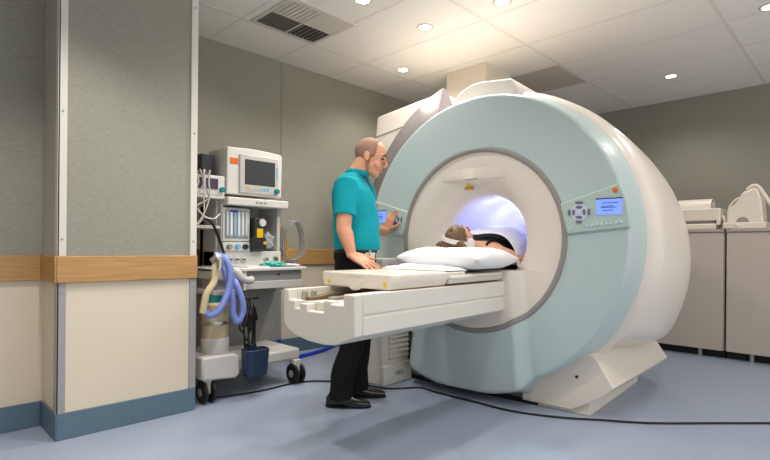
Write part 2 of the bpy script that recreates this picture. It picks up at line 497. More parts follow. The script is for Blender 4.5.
# control panels
def control(s):
    P = [(.588, 1.30), (.632, 1.112), (.988, 1.148), (.968, 1.30), (.932, 1.402)]
    b = prism(nb(), [(s*y, z) for y, z in P], 'x', -.014, .03)
    cp = obj('control_panel', b, M_panelg, S, bevel=.008)
    f = -.0155
    sc = obj('screen', box(nb(), f-.003, f+.01, min(s*.805, s*.945), max(s*.805, s*.945), 1.222, 1.312), M_lcd, cp, bevel=.002)
    hd = obj('screen_bezel', box(nb(), f-.0035, f, min(s*.802, s*.948), max(s*.802, s*.948), 1.312, 1.318), M_lcdtext, cp)
    for (a0, a1, z) in ((.835, .925, 1.288), (.835, .90, 1.270), (.83, .915, 1.262), (.84, .90, 1.246)):
        obj('screen_text', box(nb(), f-.004, f-.002, min(s*a0, s*a1), max(s*a0, s*a1), z, z+.004), M_lcdtext, cp)
    for k in range(8):
        a = .757+.0262*k; z = 1.161+.0025*k
        obj('round_button', lathe(nb(), [(.001, -.006), (.007, -.006), (.0095, 0), (.0095, .01)], (f, s*a, z), 'x', 14, cap=True), M_keylt, cp)
    c0, cz = s*.705, 1.243
    def key(dy, dz, w, h, m_=M_key):
        b = nb(); loft(b, [((f-.006, c0+dy, cz+dz), (0, w, 0), (0, 0, h)), ((f+.01, c0+dy, cz+dz), (0, w*1.1, 0), (0, 0, h*1.1))], 16)
        obj('arrow_key', b, m_, cp)
    key(0, 0, .011, .009, M_keylt)
    for dy, dz, w, h in ((0, .030, .020, .008), (0, -.030, .020, .008), (.031, 0, .008, .017), (-.031, 0, .008, .017),
                         (0, .057, .022, .007), (0, -.057, .018, .007), (.058, 0, .007, .018), (-.058, 0, .007, .018)): key(dy, dz, w, h)
    obj('key_plate', lathe(nb(), [(.001, -.0015), (.05, -.0015), (.052, .005)], (f, c0, cz), 'x', 32, cap=True), M_keylt, cp)
    obj('round_button', lathe(nb(), [(.001, -.005), (.008, -.005), (.009, .005)], (f, s*.655, 1.145), 'x', 14, cap=True), M_keylt, cp)
    obj('stop_button', lathe(nb(), [(.001, -.010), (.012, -.009), (.015, 0), (.015, .01)], (f, s*.907, 1.362), 'x', 18, cap=True), M_orange, cp, label='orange stop button')
control(-1); control(1)
# service duct
struct_duct = obj('service_duct', box(nb(), 4.015, 4.47, 2.655, 3.11, 1.95, CH), mat('duct cream', (212,204,190), .5), base=(4.24, 2.88, 1.95), bevel=.004,
    label='boxed cream service duct rising from the scanner top to the ceiling', cat='duct')

# louvred cabinet beside the scanner
t = thing('louvred_cabinet', 'cream floor cabinet with louvred side, between the man and scanner', 'cabinet', GF, (-.07, .82, 0))
obj('body', box(nb(), -.235, .08, .64, .99, .02, .945), M_white2, t, bevel=.012)
pl = obj('plinth', box(nb(), -.236, .10, .622, .985, 0, .15), M_white2, t, bevel=.01)
obj('louvre_recess', box(nb(), -.165, .062, .6385, .65, .185, .90), M_mid, t)
for k in range(19):
    z = .195+.037*k
    b = prism(nb(), [(.624, z), (.639, z+.004), (.639, z+.030), (.636, z+.030)], 'x', -.165, .062)
    obj('louvre', b, M_white2, t)
def text(body, size, m_, mtx, parent, ext=.0006):
    cu = bpy.data.curves.new('t', 'FONT'); cu.body = body; cu.size = size; cu.extrude = ext; cu.align_x = 'CENTER'; cu.align_y = 'CENTER'
    o = link('t', cu); dg = bpy.context.evaluated_depsgraph_get(); dg.update()
    me = bpy.data.meshes.new_from_object(o.evaluated_get(dg)); bpy.data.objects.remove(o)
    me.transform(mtx)
    return obj('lettering', me, m_, parent)
text('HELI.', .048, M_dark, Matrix.Translation((-.05, .6215, .075)) @ Matrix.Rotation(PI/2, 4, 'X'), pl)

# ------------------------------------------------------------------ patient couch
T = thing('patient_couch', 'long white cantilevered patient couch sliding into the scanner', 'patient table', GF, (-.7, .015, .57))
prof_end = [(.24,.812),(.203,.812),(.2,.76),(.155,.76),(.155,.722),(.12,.722),(.12,.75),(.063,.75),(.063,.717),(-.05,.717),(-.05,.775),(-.098,.775),(-.098,.76),(-.18,.76),(-.18,.812),(-.25,.812),(-.25,.628),(-.13,.577),(-.05,.570),(.06,.575),(.15,.592),(.21,.618),(.24,.65)]
obj('end_cap', prism(nb(), prof_end, 'x', -1.455, -1.40), M_white2, T, bevel=.005)
prof_mid = [(.24,.812),(.203,.812),(.20,.755),(-.18,.755),(-.18,.812),(-.25,.812),(-.25,.722),(-.244,.718),(-.244,.712),(-.25,.708),(-.25,.628),(-.13,.577),(-.05,.570),(.06,.575),(.15,.592),(.21,.618),(.24,.65)]
b = prism(nb(), prof_mid, 'x', -1.398, .02)
obj('beam', b, M_white2, T, bevel=.003)
obj('drive_rail', prism(nb(), [(-1.385,.757),(-1.0,.757),(-1.0,.782),(-1.24,.786),(-1.30,.776),(-1.385,.772)], 'y', .125, .165), M_brass, T, bevel=.004)
obj('drive_rail', box(nb(), -1.30, -1.0, .06, .085, .756, .772), M_mid, T, bevel=.004)
for d in (-1.37, -1.31): obj('drive_bracket', box(nb(), d-.008, d+.008, .165, .195, .757, .80), M_silver, T, bevel=.003)
cr = prism(nb(), [(.262, .893), (-.225, .893), (-.232, .88), (-.232, .848), (-.215, .815), (.245, .815), (.262, .848)], 'x', -1.18, -.70)
cr = obj('cradle_block', cr, M_white, T, bevel=.008)
obj('grip', lathe(nb(), [(.001, -.012), (.055, -.012), (.066, 0), (.066, .02)], (-1.178, .02, .868), 'x', 24, a0=PI, a1=2*PI), M_white2, T, bevel=0)
for y in (.205, -.19): obj('marker_dot', cyl(nb(), (-1.181, y, .842), (-1.184, y, .842), .011, 16), M_yellow, T, label='yellow marker dot')
obj('cradle_block', box(nb(), -.71, -.52, -.236, .262, .85, .888), M_white, T, bevel=.006)
obj('tabletop', prism(nb(), [(.245, .872), (-.236, .872), (-.243, .864), (-.243, .845), (-.228, .822), (.235, .822), (.252, .845), (.252, .864)], 'x', -.69, 1.3), M_white, T, bevel=.004)
obj('table_rail', box(nb(), -.69, .0, -.249, -.235, .848, .858), M_grey, T, bevel=.002)

# folded sheet on the cradle
def cloth(name, fn, nx, ny, m_, th=.006, **k):
    """fn(i/nx, j/ny) -> point; two-sided sheet with thickness"""
    b = nb(); V = []
    for i in range(nx+1): V.append([b.verts.new(fn(i/nx, j/ny)) for j in range(ny+1)])
    for i in range(nx):
        for j in range(ny): b.faces.new((V[i][j], V[i+1][j], V[i+1][j+1], V[i][j+1]))
    o = obj(name, b, m_, angle=180, raw=True, **k)
    s = o.modifiers.new('s', 'SOLIDIFY'); s.thickness = th; s.offset = 1
    u = o.modifiers.new('u', 'SUBSURF'); u.levels = 1; u.render_levels = 1
    return o
def nz(x, y, z=0): return noise.noise(Vector((x, y, z)))
def towel(u, v):
    d = -.70+.26*u+.03*nz(v*3, 1, 2)*(1-u)-.03*v; t_ = .255-.475*v
    base = .896 if d < -.51 else .892
    z = base+.016*(.5+.5*math.sin(u*3.0+v*2))*(1 if .03 < u < .97 else .3)+.012*abs(nz(u*4, v*3, 5))
    edge = min(u, 1-u, v, 1-v)*14
    z = base+.001+(z-base)*min(1, edge)
    if u > .5: z += .010*min(1, (u-.5)*8)*min(1, edge)
    return (d, t_, z)
cloth('folded_sheet', towel, 30, 30, M_linen, .006, frame=GF, base=(-.57, .02, .896), label='folded white sheet lying on the couch before the pillow', cat='sheet')
# pillow
b = nb(); nx = 34
Vt = {}
for s in (1, -1):
    for i in range(nx+1):
        for j in range(nx+1):
            u, v = -1+2*i/nx, -1+2*j/nx
            pin = 1-.05*(1-abs(u)**2)*abs(v)**4
            h = max(0, (1-u**4))**.55*max(0, (1-v**4))**.55
            x = -.235+.27*u*(1-.07*(1-v*v)); y = .0+.315*v*(1-.06*(1-u*u))
            dent = .03*math.exp(-((x+.19)/.12)**2-((y-.0)/.12)**2)
            wr = .008*nz(u*3, v*3, 3)+.008*math.sin(9*u+3*v)*abs(v)**2+.007*nz(u*2.2+4, v*7, 1)
            z = .955+s*.078*h+(wr*h if s > 0 else 0)-(dent if s > 0 else 0)
            if s < 0: z = max(z, .896+.0*h) if h > .3 else z
            if (i in (0, nx) or j in (0, nx)) and s < 0: Vt[s, i, j] = Vt[1, i, j]
            else: Vt[s, i, j] = b.verts.new((x, y, z))
    for i in range(nx):
        for j in range(nx):
            q = [Vt[s, i, j], Vt[s, i+1, j], Vt[s, i+1, j+1], Vt[s, i, j+1]]
            try: b.faces.new(q)
            except ValueError: pass
obj('pillow', b, M_linen, frame=GF, base=(-.235, 0, .89), angle=180, label='plump white pillow under the patient\'s head on the couch', cat='pillow')

# ------------------------------------------------------------------ people
def head_volume(bm, Mx, s=1.0, female=False):
    """Mx maps head coordinates (x forward, y left, z up) to the figure"""
    def E(c, r, rot=None):
        q = Mx.to_3x3() @ (rot or Matrix.Identity(3))
        ell(bm, Mx @ Vector([k*s for k in c]), [k*s for k in r], 20, 12, q.normalized() if False else q)
    E((-.010, 0, .034), (.098, .076, .084))
    E((.030, 0, .010), (.062, .066, .075))
    E((.028, 0, -.045), (.060, .056, .068))
    E((.064, 0, -.098), (.022, .026, .017))
    E((.035, 0, -.085), (.045, .045, .028))
    E((.078, 0, .026), (.016, .050, .011))
    for sy in (1, -1):
        E((.058, sy*.034, -.035), (.030, .026, .030))
        E((-.008, sy*.076, -.012), (.020, .010, .032), Matrix.Rotation(-.2, 3, 'Y'))
        E((-.002, sy*.080, -.030), (.011, .008, .012))
    # nose
    tube(bm, [Mx @ Vector((.085*s, 0, .018*s)), Mx @ Vector((.102*s, 0, -.008*s)), Mx @ Vector((.112*s, 0, -.030*s))], [.010*s, .011*s, .0125*s], 10)
    E((.100, 0, -.036), (.014, .017, .009))
    E((.086, 0, -.062), (.012, .024, .007)); E((.083, 0, -.073), (.012, .020, .007))
def face_bits(parent, Mx, s=1.0, closed=False, brow=True):
    for sy in (1, -1):
        b = nb(); ell(b, Mx @ Vector((.0845*s, sy*.032*s, .004*s)), (.010*s, .013*s, .004*s if closed else .006*s), 14, 8, Mx.to_3x3())
        obj('eye', b, M_eye if not closed else M_brow, parent)
        if brow:
            b = nb(); tube(b, [Mx @ Vector((x*s, sy*y*s, z*s)) for x, y, z in ((.096, .012, .026), (.094, .030, .032), (.082, .050, .027))], [.003*s, .005*s, .003*s], 8)
            obj('eyebrow', b, M_brow, parent)
    b = nb(); tube(b, [Mx @ Vector((x*s, y*s, z*s)) for x, y, z in ((.088, -.022, -.068), (.0955, -.008, -.067), (.097, 0, -.0675), (.0955, .008, -.067), (.088, .022, -.068))], [.002*s, .0045*s, .0045*s, .0045*s, .002*s], 8)
    obj('lips', b, M_lip, parent)
def hand_volume(bm, wrist, d, n, side, curl, spread=.10, th=(.6, .3), s=1.0, fl=None):
    """wrist point, finger direction d, palm normal n (facing out of the palm), side = direction from little finger to thumb"""
    W = Vector(wrist); d = Vector(d).normalized(); n = Vector(n); n = (n-d*n.dot(d)).normalized(); a = d.cross(n)
    if a.dot(Vector(side)) < 0: a = -a
    loft(bm, [(W-d*.02*s, a*.026*s, n*.019*s), (W+d*.015*s, a*.032*s, n*.018*s), (W+d*.05*s, a*.041*s, n*.0155*s), (W+d*.092*s, a*.043*s, n*.0125*s), (W+d*.100*s, a*.036*s, n*.008*s)], 20, 2.5)
    L = [.078, .084, .078, .060]
    for i in range(4):
        off = (.031-.0207*i)*s
        c = curl[i]
        ang = spread*(1.3-.87*i)
        dd = (d*math.cos(ang)+a*math.sin(ang)).normalized()
        p = W+d*.078*s+a*off*.95; p2 = W+d*(.096-.004*abs(i-1))*s+a*off
        pts = [p, p2]; rr = [.0095*s, .0098*s]
        ln = L[i]*s
        for q, (f, r) in enumerate(((.42, .0088), (.32, .0080), (.26, .0068))):
            dd = (dd*math.cos(c[q])+n*math.sin(c[q])).normalized()
            nn = None
            pts.append(pts[-1]+dd*ln*f); rr.append(r*s)
        tube(bm, pts, rr, 10)
        ell(bm, pts[-1], (.0066*s,)*3, 10, 6)
    p0 = W+d*.022*s+a*.024*s
    td = (d*math.cos(th[0])+a*math.sin(th[0])+n*th[1]).normalized()
    p1 = p0+td*.045*s; td2 = (td+d*.25).normalized(); p2 = p1+td2*.032*s; p3 = p2+td2*.024*s
    tube(bm, [p0, p1, p2, p3], [.016*s, .0125*s, .0105*s, .0085*s], 10); ell(bm, p3, (.0083*s,)*3, 10, 6)

# --- technician, frame x = his forward (photo right), y = his left (away from the camera)
XC, ZCAM = -.218, 3.32
a45 = math.radians(44.6)
fwv = Vector((math.cos(a45), math.sin(a45), 0)); rtv = Vector((math.sin(a45), -math.cos(a45), 0))
MF = Matrix.Translation(rtv*XC+fwv*ZCAM) @ Matrix.Rotation(math.radians(-45.4), 4, 'Z')
man = thing('person', 'standing man in teal polo shirt and black trousers, hand on the couch', 'person', MF)
HM = Matrix.Translation((.117, 0, 1.619)) @ Matrix.Rotation(math.radians(17), 4, 'Y') @ Matrix.Rotation(math.radians(-9), 4, 'Z') @ Matrix.Scale(1.06, 4)
bm = nb()
F = Vector((1,0,0)); Lv = Vector((0,1,0))
def sec(f, z, d, w, l=0): return ((f, l, z), (d, 0, 0), (0, w, 0))
loft(bm, [sec(.02,.86,.105,.155), sec(.02,.95,.11,.165), sec(.02,1.08,.10,.15), sec(.012,1.25,.115,.165), sec(0,1.38,.115,.185), sec(-.01,1.45,.08,.165), sec(.005,1.49,.068,.09), sec(.035,1.53,.062,.060), sec(.062,1.58,.060,.058), sec(.082,1.625,.052,.052)], 28)
head_volume(bm, HM)
SR, ER, WR = (-.025,-.185,1.415), (-.036,-.236,1.145), (.012,-.255,.985)
SL, EL, WL = (.0,.185,1.415), (.07,.36,1.17), (.222,.598,1.148)
for Sx, Ex, Wx in ((SR, ER, WR), (SL, EL, WL)):
    Sx, Ex, Wx = Vector(Sx), Vector(Ex), Vector(Wx)
    pts = spline([Sx, Sx.lerp(Ex, .5), Ex, Ex.lerp(Wx, .3), Ex.lerp(Wx, .75), Wx], 6)
    n_ = len(pts); key = [.058, .052, .046, .048, .036, .029]
    rr = [key[min(i//6, 5)]+(key[min(i//6+1, 5)]-key[min(i//6, 5)])*((i % 6)/6) for i in range(n_)]
    tube(bm, pts, rr, 16)
legs = {-1: ((.02,-.09,.9), (.035,-.10,.50), (-.075,-.10,.09)), 1: ((.02,.09,.9), (.06,.095,.50), (.02,.11,.09))}
for s in legs:
    h, k, a = [Vector(p) for p in legs[s]]
    tube(bm, [h, h.lerp(k, .5), k, k.lerp(a, .35), a], [.088, .07, .055, .055, .038], 16)
    tube(bm, [a+Vector((-.03,0,-.045)), a+Vector((.06,0,-.055)), a+Vector((.15,0,-.065))], [.024, .024, .016], 14)
# right hand flat on the couch, left hand on the key panel
WRv = Vector(WR)
hand_volume(bm, WRv+Vector((.004,-.004,-.008)), (.80,-.42,-.40), (-.15,.50,-.80), (0,1,.4), [(.25,.0,-.05), (.15,.0,-.05), (.10,.0,-.05), (.05,-.05,-.05)], .15, (.8,.2), 1.1)
Uv, Vv = Vector((.651,.759,0)), Vector((-.759,.651,0))
hand_volume(bm, Vector(WL)+Vector((.01,.004,.012)), Vector((0,0,.93))-Vv*.36, Uv, -Vv, [(.10,.15,.1), (.25,.25,.2), (.35,.35,.3), (.45,.45,.4)], .10, (.95,.1))
body = obj('body', fuse(bm, .0042, 5, .5), M_skin, man)
face_bits(man, HM)
# hair: cropped shell round the back and sides
b = nb(); c0 = Vector((-.010, 0, .034)); R3 = HM
n1, n2 = 48, 24; VV = {}
def hair_ok(p):
    # p in head coordinates
    if p.x > .040-.25*max(0, p.z-.05): return False
    if p.z < -.030 and p.x > -.040: return False
    if p.z < -.086: return False
    if p.x > .012 and p.z < -.005: return False
    if p.x > .030 and p.z > .07: return False
    return True
def shell(b, Mx, c, r, ok, s=1.0):
    V = {}
    for i in range(n2+1):
        for k in range(n1):
            a = -PI/2+PI*i/n2; t_ = 2*PI*k/n1
            V[i, k] = Vector((c[0]+r[0]*math.cos(a)*math.cos(t_), c[1]+r[1]*math.cos(a)*math.sin(t_), c[2]+r[2]*math.sin(a)))
    vv = {}
    def g(i, k):
        k %= n1
        if (i, k) not in vv: vv[i, k] = b.verts.new(Mx @ (V[i, k]*s))
        return vv[i, k]
    for i in range(1, n2-1):
        for k in range(n1):
            cen = (V[i, k]+V[i+1, k]+V[i, (k+1) % n1]+V[i+1, (k+1) % n1])/4
            if ok(cen): b.faces.new((g(i, k), g(i, k+1), g(i+1, k+1), g(i+1, k)))
shell(b, HM, (-.0105, 0, .031), (.0998, .0778, .0895), hair_ok)
o = obj('hair', b, M_hairm, man, angle=180); sm = o.modifiers.new('s', 'SOLIDIFY'); sm.thickness = .003; sm.offset = -1
# polo shirt
bm = nb()
loft(bm, [sec(.035,1.005,.150,.188), sec(.035,1.05,.156,.192), sec(.03,1.15,.155,.19), sec(.018,1.27,.147,.195), sec(0,1.38,.136,.203), sec(-.012,1.445,.105,.185), sec(-.006,1.485,.078,.125), sec(.008,1.512,.066,.078)], 32, 2.2)
for Sx, Ex in ((SR, ER), (SL, EL)):
    Sx, Ex = Vector(Sx), Vector(Ex)
    tube(bm, [Sx+Vector((0,-Sx.y*.3,.0)), Sx, Sx.lerp(Ex, .4), Sx.lerp(Ex, .74)], [.066, .074, .072, .073], 20)
me = fuse(bm, .006, 4, .5); wobble(me, .010, 9, 3)
sh = obj('polo_shirt', me, M_shirt, man)
b = nb()
R = []
for (dz, ex) in ((0, 0), (.012, .006), (.030, -.004), (.034, -.010), (.022, -.012)):
    row = []
    for k in range(36):
        a = 2*PI*k/36; ct, st = math.cos(a), math.sin(a)
        row.append((.026+.012*(dz/.03)+(.074+ex)*ct, (.080+ex)*st, 1.492+dz+.012*(-ct)+.004))
    R.append(row)
rings(b, R, cap=False)
obj('collar', b, M_shirt2, sh, angle=180)
obj('placket', tube(nb(), [(.088,-.004,1.488), (.137,-.008,1.40), (.152,-.01,1.33)], [.012, .012, .012], 8), M_shirt2, sh)
# trousers
bm = nb()
loft(bm, [sec(.022,.80,.115,.165), sec(.02,.88,.135,.178), sec(.02,.96,.137,.178), sec(.024,1.03,.128,.17)], 28, 2.2)
for s in legs:
    h, k, a = [Vector(p) for p in legs[s]]
    tube(bm, [h+Vector((0,0,.02)), h.lerp(k, .3), h.lerp(k, .6), k, k.lerp(a, .4), k.lerp(a, .8), a+Vector((.015,0,-.035))], [.092, .098, .088, .080, .077, .079, .078], 20)
me = fuse(bm, .007, 3, .5); wobble(me, .014, 11, 8)
tr = obj('trousers', me, M_trouser, man)
b = nb(); loft(b, [((.025,0,.985), (.142,0,0), (0,.183,0)), ((.026,0,1.018), (.139,0,0), (0,.180,0))], 32, 2.2)
obj('belt', b, M_black, man, bevel=.003)
for s in legs:
    a = Vector(legs[s][2]); x0 = a.x-.075
    b = nb(); y = a.y; dy = s*.012
    loft(b, [((x0,y,.034), (0,.026,0), (0,0,.030)), ((x0+.02,y,.046), (0,.036,0), (0,0,.046)), ((x0+.075,y,.052), (0,.040,0), (0,0,.052)), ((x0+.13,y+dy*.3,.042), (0,.043,0), (0,0,.042)), ((x0+.19,y+dy*.7,.033), (0,.049,0), (0,0,.031)), ((x0+.245,y+dy,.028), (0,.044,0), (0,0,.024)), ((x0+.282,y+dy,.022), (0,.024,0), (0,0,.014))], 20, 2.4)
    sh_ = obj('shoe', b, M_shoe, man, angle=60)
    b = nb(); loft(b, [((x0+.10,y,.001), (.105,0,0), (0,.040,0)), ((x0+.10,y,.012), (.108,0,0), (0,.042,0))], 24, 2.6)
    for v in b.verts:
        if v.co.x > x0+.12: v.co.x += (v.co.x-x0-.12)*.95; v.co.y += dy*.5
    obj('sole', b, M_black, sh_)
# id badge hanging from the belt
t = thing('id_badge', 'white identity card clipped to the man\'s black belt', 'badge', MF, (.10, -.165, .97))
b = nb(); box(b, .095, .155, -.168, -.164, .930, .990); obj('card', b, M_offw, t, bevel=.002)
obj('photo_patch', box(nb(), .102, .125, -.1695, -.1675, .950, .980), M_mid, t)
obj('clip', box(nb(), .118, .132, -.172, -.162, .987, 1.008), M_silver, t)

# --- patient lying in the bore (frame GF; face up, crown towards the room)
pat = thing('person', 'woman lying face up on the couch with her head on the pillow', 'person', GF, (.5, 0, .89))
PM = Matrix(((0,0,-1,-.215), (0,1,0,-.005), (1,0,0,1.082), (0,0,0,1)))
PM = PM @ Matrix.Rotation(math.radians(30), 4, 'Y') @ Matrix.Rotation(math.radians(-16), 4, 'Z')
bm = nb(); head_volume(bm, PM, .88, True)
def secx(d, w, h, z, t_=0): return ((d-.075, t_, z), (0, w, 0), (0, 0, h))
loft(bm, [secx(-.07,.042,.042,1.05), secx(-.01,.047,.046,1.04), secx(.04,.07,.055,1.02), secx(.075,.15,.068,1.005), secx(.13,.175,.085,1.0), secx(.22,.165,.10,.995), secx(.42,.145,.09,.98), secx(.60,.165,.10,.985), secx(.75,.15,.085,.975), secx(.9,.12,.06,.955)], 26)
for s in (1, -1):
    tube(bm, [(.005,s*.155,1.0), (.07,s*.195,.975), (.2,s*.23,.945), (.38,s*.24,.93), (.52,s*.225,.93), (.63,s*.205,.94)], [.05,.05,.044,.038,.034,.026], 14)
    hand_volume(bm, (.64,s*.205,.935), (1,0,-.02), (0,0,-1), (0,-s,0), [(.1,.15,.1)]*4, .05, (.4,.2), .9)
    tube(bm, [(.72,s*.08,.97), (.95,s*.085,.96), (1.15,s*.085,.95), (1.45,s*.08,.935), (1.48,s*.08,.94)], [.08,.07,.052,.036,.034], 14)
    tube(bm, [(1.47,s*.08,.925), (1.49,s*.09,.98), (1.50,s*.10,1.03)], [.034,.034,.022], 12)
obj('body', fuse(bm, .006, 4, .5), M_skin2, pat)
face_bits(pat, PM, .88, True)
def hw(p):
    if p.x > .058: return False
    if p.x > .002 and p.z < .05: return False
    if p.x > .03 and p.z < .07: return False
    return True
bm = nb()
b = nb(); shell(b, PM, (-.014, 0, .032), (.102, .083, .094), hw, .90)
o = obj('hair', b, M_hairw, pat, angle=180); sm = o.modifiers.new('s', 'SOLIDIFY'); sm.thickness = .012; sm.offset = -.5
b = nb()
for k in range(9):
    y = -.075+.019*k
    tube(b, [(-.27, y*.8, 1.07), (-.315, y*1.1, 1.05), (-.32, y*1.3, 1.04), (-.30, y*1.5, 1.03)], [.014, .016, .014, .006], 8)
obj('hair_end', b, M_hairw, pat)
bm = nb(); loft(bm, [secx(.085,.10,.075,1.0), secx(.12,.155,.090,1.0), secx(.22,.172,.108,.997), secx(.42,.152,.098,.982), secx(.6,.172,.108,.985)], 26)
top = obj('black_top', fuse(bm, .007, 3), M_blktop, pat)
for s in (1, -1):
    obj('strap', tube(nb(), spline([(.075,s*.09,1.082), (.02,s*.092,1.070), (-.02,s*.09,1.045)], 5), .010, 8), M_blktop, top)
# headphones
t = thing('headphones', 'white over-ear headphones on the lying woman\'s head', 'headphones', GF, (-.2, 0, 1.08))
b = nb(); R = []
PH = PM.to_3x3()
for k in range(33):
    a = PI*k/32; ct, st = math.cos(a), math.sin(a)
    def q(rr, w): return PM @ Vector((-.006-.5*(.126+rr)*st**.75+w*.87, (.088+rr)*ct, -.012+.87*(.126+rr)*st**.75+w*.5))
    R.append([q(.008, .014), q(.010, 0), q(.008, -.014), q(0, -.014), q(0, .014)])
rings(b, R); obj('headband', b, M_offw, t, angle=50)
for s in (1, -1):
    def lat(prof, cap):
        b = nb(); lathe(b, prof, (0, 0, 0), 'y', 28, cap=cap)
        for v in b.verts: v.co = PM @ (v.co+Vector((-.006, s*.072, -.014)))
        return b
    ec = obj('ear_cup', lat([(.001, .030*s), (.028, .029*s), (.036, .022*s), (.038, .008*s), (.034, 0)], True), M_offw, t)
    obj('ear_pad', lat([(.034, .002*s), (.036, -.006*s), (.028, -.010*s), (.018, -.006*s)], False), M_grey, ec)
# sheet over the body
def blanket(u, v):
    v_ = -1+2*v
    t_ = v_*.335
    start = -.06+.17*(1-v)**.8
    d = start+(1.55-start)*u
    hb = .125*math.exp(-((d-.25)/.35)**2)+.10*math.exp(-((d-.8)/.5)**2)+.06
    prof_ = max(0, 1-(abs(t_)/.27)**3)
    z = .905+(.06+hb)*prof_**.6+.010*nz(d*9, t_*9, 1)+.008*nz(d*22, t_*14, 4)
    rim = math.sqrt(max(0, .300**2-min(.2999, abs(t_))**2))
    if abs(t_) > .255: t_ = math.copysign(.255+(abs(t_)-.255)*.45, t_); z = .905-(abs(v_*.335)-.255)*.25+.004*nz(d*30, 1, 2)
    return (d, t_, z)
cloth('blanket', blanket, 60, 44, M_sheet, .004, frame=GF, base=(.7, 0, .89), label='thin white sheet draped over the lying woman inside the bore', cat='blanket')

# ------------------------------------------------------------------ anaesthesia machine
A = thing('anaesthesia_machine', 'grey wheeled anaesthesia machine with a monitor, against the back wall', 'medical machine', base=(1.9, 3.4, 0))
b = box(nb(), 1.47, 2.26, 3.12, 3.72, .175, .262)
obj('base', b, M_grey, A, bevel=.02)
obj('base_hood', prism(nb(), [(1.46,.16),(1.70,.14),(1.73,.17),(1.72,.29),(1.68,.31),(1.46,.31)], 'y', 3.06, 3.4), M_grey, A, bevel=.015)
def caster(x, y):
    f = obj('caster', box(nb(), x-.03, x+.03, y-.03, y+.05, .06, .18), M_grey, A, bevel=.008)
    for dx in (-.028, .028):
        b = nb(); lathe(b, [(.001, -.015), (.056, -.015), (.074, -.009), (.074, .009), (.056, .015), (.001, .015)], (x+dx, y, .075), 'x', 28, cap=True)
        w = obj('wheel', b, M_black, f)
    obj('hub', cyl(nb(), (x-.046, y, .075), (x+.046, y, .075), .026, 16), M_mid, f)
for x, y in ((1.52,3.125), (2.225,3.125), (1.55,3.66), (2.2,3.66)): caster(x, y)
obj('column', box(nb(), 1.74, 2.38, 3.55, 3.76, .25, .86), M_mid, A, bevel=.008)
obj('worktop', prism(nb(), [(1.60,.845),(2.36,.845),(2.365,.87),(1.60,.87)], 'y', 3.19, 3.74), M_offw, A, bevel=.006)
dr = obj('drawer', box(nb(), 1.84, 2.335, 3.215, 3.7, .715, .845), M_mid, A, bevel=.004)
obj('drawer_front', box(nb(), 1.85, 2.335, 3.205, 3.216, .715, .77), M_grey, dr, bevel=.003)
obj('drawer_side', box(nb(), 1.825, 1.85, 3.20, 3.6, .71, .845), M_offw, dr, bevel=.003)
obj('lock', cyl(nb(), (2.125,3.216,.815), (2.125,3.208,.815), .008, 14), M_dark, dr)
# absorber block at left, with canister
ab = obj('absorber_block', box(nb(), 1.60, 1.80, 3.17, 3.45, .79, .875), M_grey, A, bevel=.012)
obj('absorber_tray', box(nb(), 1.58, 1.79, 3.15, 3.42, .69, .725), M_grey, A, bevel=.008)
obj('absorber_neck', box(nb(), 1.62, 1.76, 3.2, 3.42, .72, .80), M_mid, A, bevel=.008)
obj('absorber_arm', tube(nb(), spline([(1.66,3.14,.86), (1.72,3.11,.85), (1.76,3.10,.80), (1.83,3.12,.785), (1.86,3.16,.79)], 6), .026, 14), M_grey, A)
can = obj('canister', lathe(nb(), [(.086,.40),(.086,.63),(.07,.645),(.001,.645)], (1.615,3.2,0), n=36), M_bellow, A)
obj('canister_band', lathe(nb(), [(.088,.50),(.0885,.503),(.0885,.517),(.088,.52)], (1.615,3.2,0), n=36), M_silver, can)
obj('canister_cup', lathe(nb(), [(.075,.30),(.09,.305),(.092,.395),(.086,.41),(.001,.41)], (1.615,3.2,0), n=36), M_grey, can)
obj('canister_valve', tube(nb(), [(1.615,3.2,.63), (1.615,3.2,.69)], .05, 20), M_teal, can)
obj('canister_foot', lathe(nb(), [(.10,.27),(.10,.30),(.001,.30)], (1.615,3.2,0), n=30), M_grey, can)
# upper rack
ub = box(nb(), 1.775, 2.285, 3.72, 3.78, .87, 1.33); box(ub, 2.255, 2.285, 3.44, 3.78, .87, 1.33)
box(ub, 1.775, 1.79, 3.44, 3.78, .87, 1.33)
obj('rack_frame', ub, M_grey, A, bevel=.004)
lowp = obj('knob_panel', box(nb(), 1.775, 2.285, 3.43, 3.72, .872, .985), M_offw, A, bevel=.004)
fl = box(nb(), 1.785, 2.005, 3.43, 3.6, 1.06, 1.31)
fl = obj('flowmeter_block', fl, M_offw, A, bevel=.004)
obj('flowmeter_window', box(nb(), 1.80, 1.99, 3.426, 3.432, 1.085, 1.29), M_mid, fl, bevel=.002)
cols = [(196,212,226), (230,232,236), (150,186,220), (232,232,234), (222,226,232), (210,214,222)]
for k in range(6):
    x = 1.818+.031*k
    o = obj('flow_tube', box(nb(), x-.009, x+.009, 3.420, 3.428, 1.09, 1.285), mat('flow tube %d' % k, cols[k], .3), fl, bevel=.002)
    obj('tube_float', cyl(nb(), (x, 3.421, 1.10), (x, 3.414, 1.10), .007, 10), M_bluekey if k % 2 else M_mid, o)
obj('blue_tag', box(nb(), 1.84, 1.90, 3.417, 3.422, 1.277, 1.29), M_brightblue, fl)
kp = obj('valve_panel', box(nb(), 1.785, 2.005, 3.425, 3.6, .985, 1.055), M_offw, A, bevel=.003)
for k, mm in enumerate((M_mid, M_bluekey, M_dark)):
    obj('valve_knob', lathe(nb(), [(.001,-.035),(.015,-.035),(.02,-.02),(.02,0)], (1.83+.065*k, 3.425, 1.02), 'y', 18, cap=True), mm, kp)
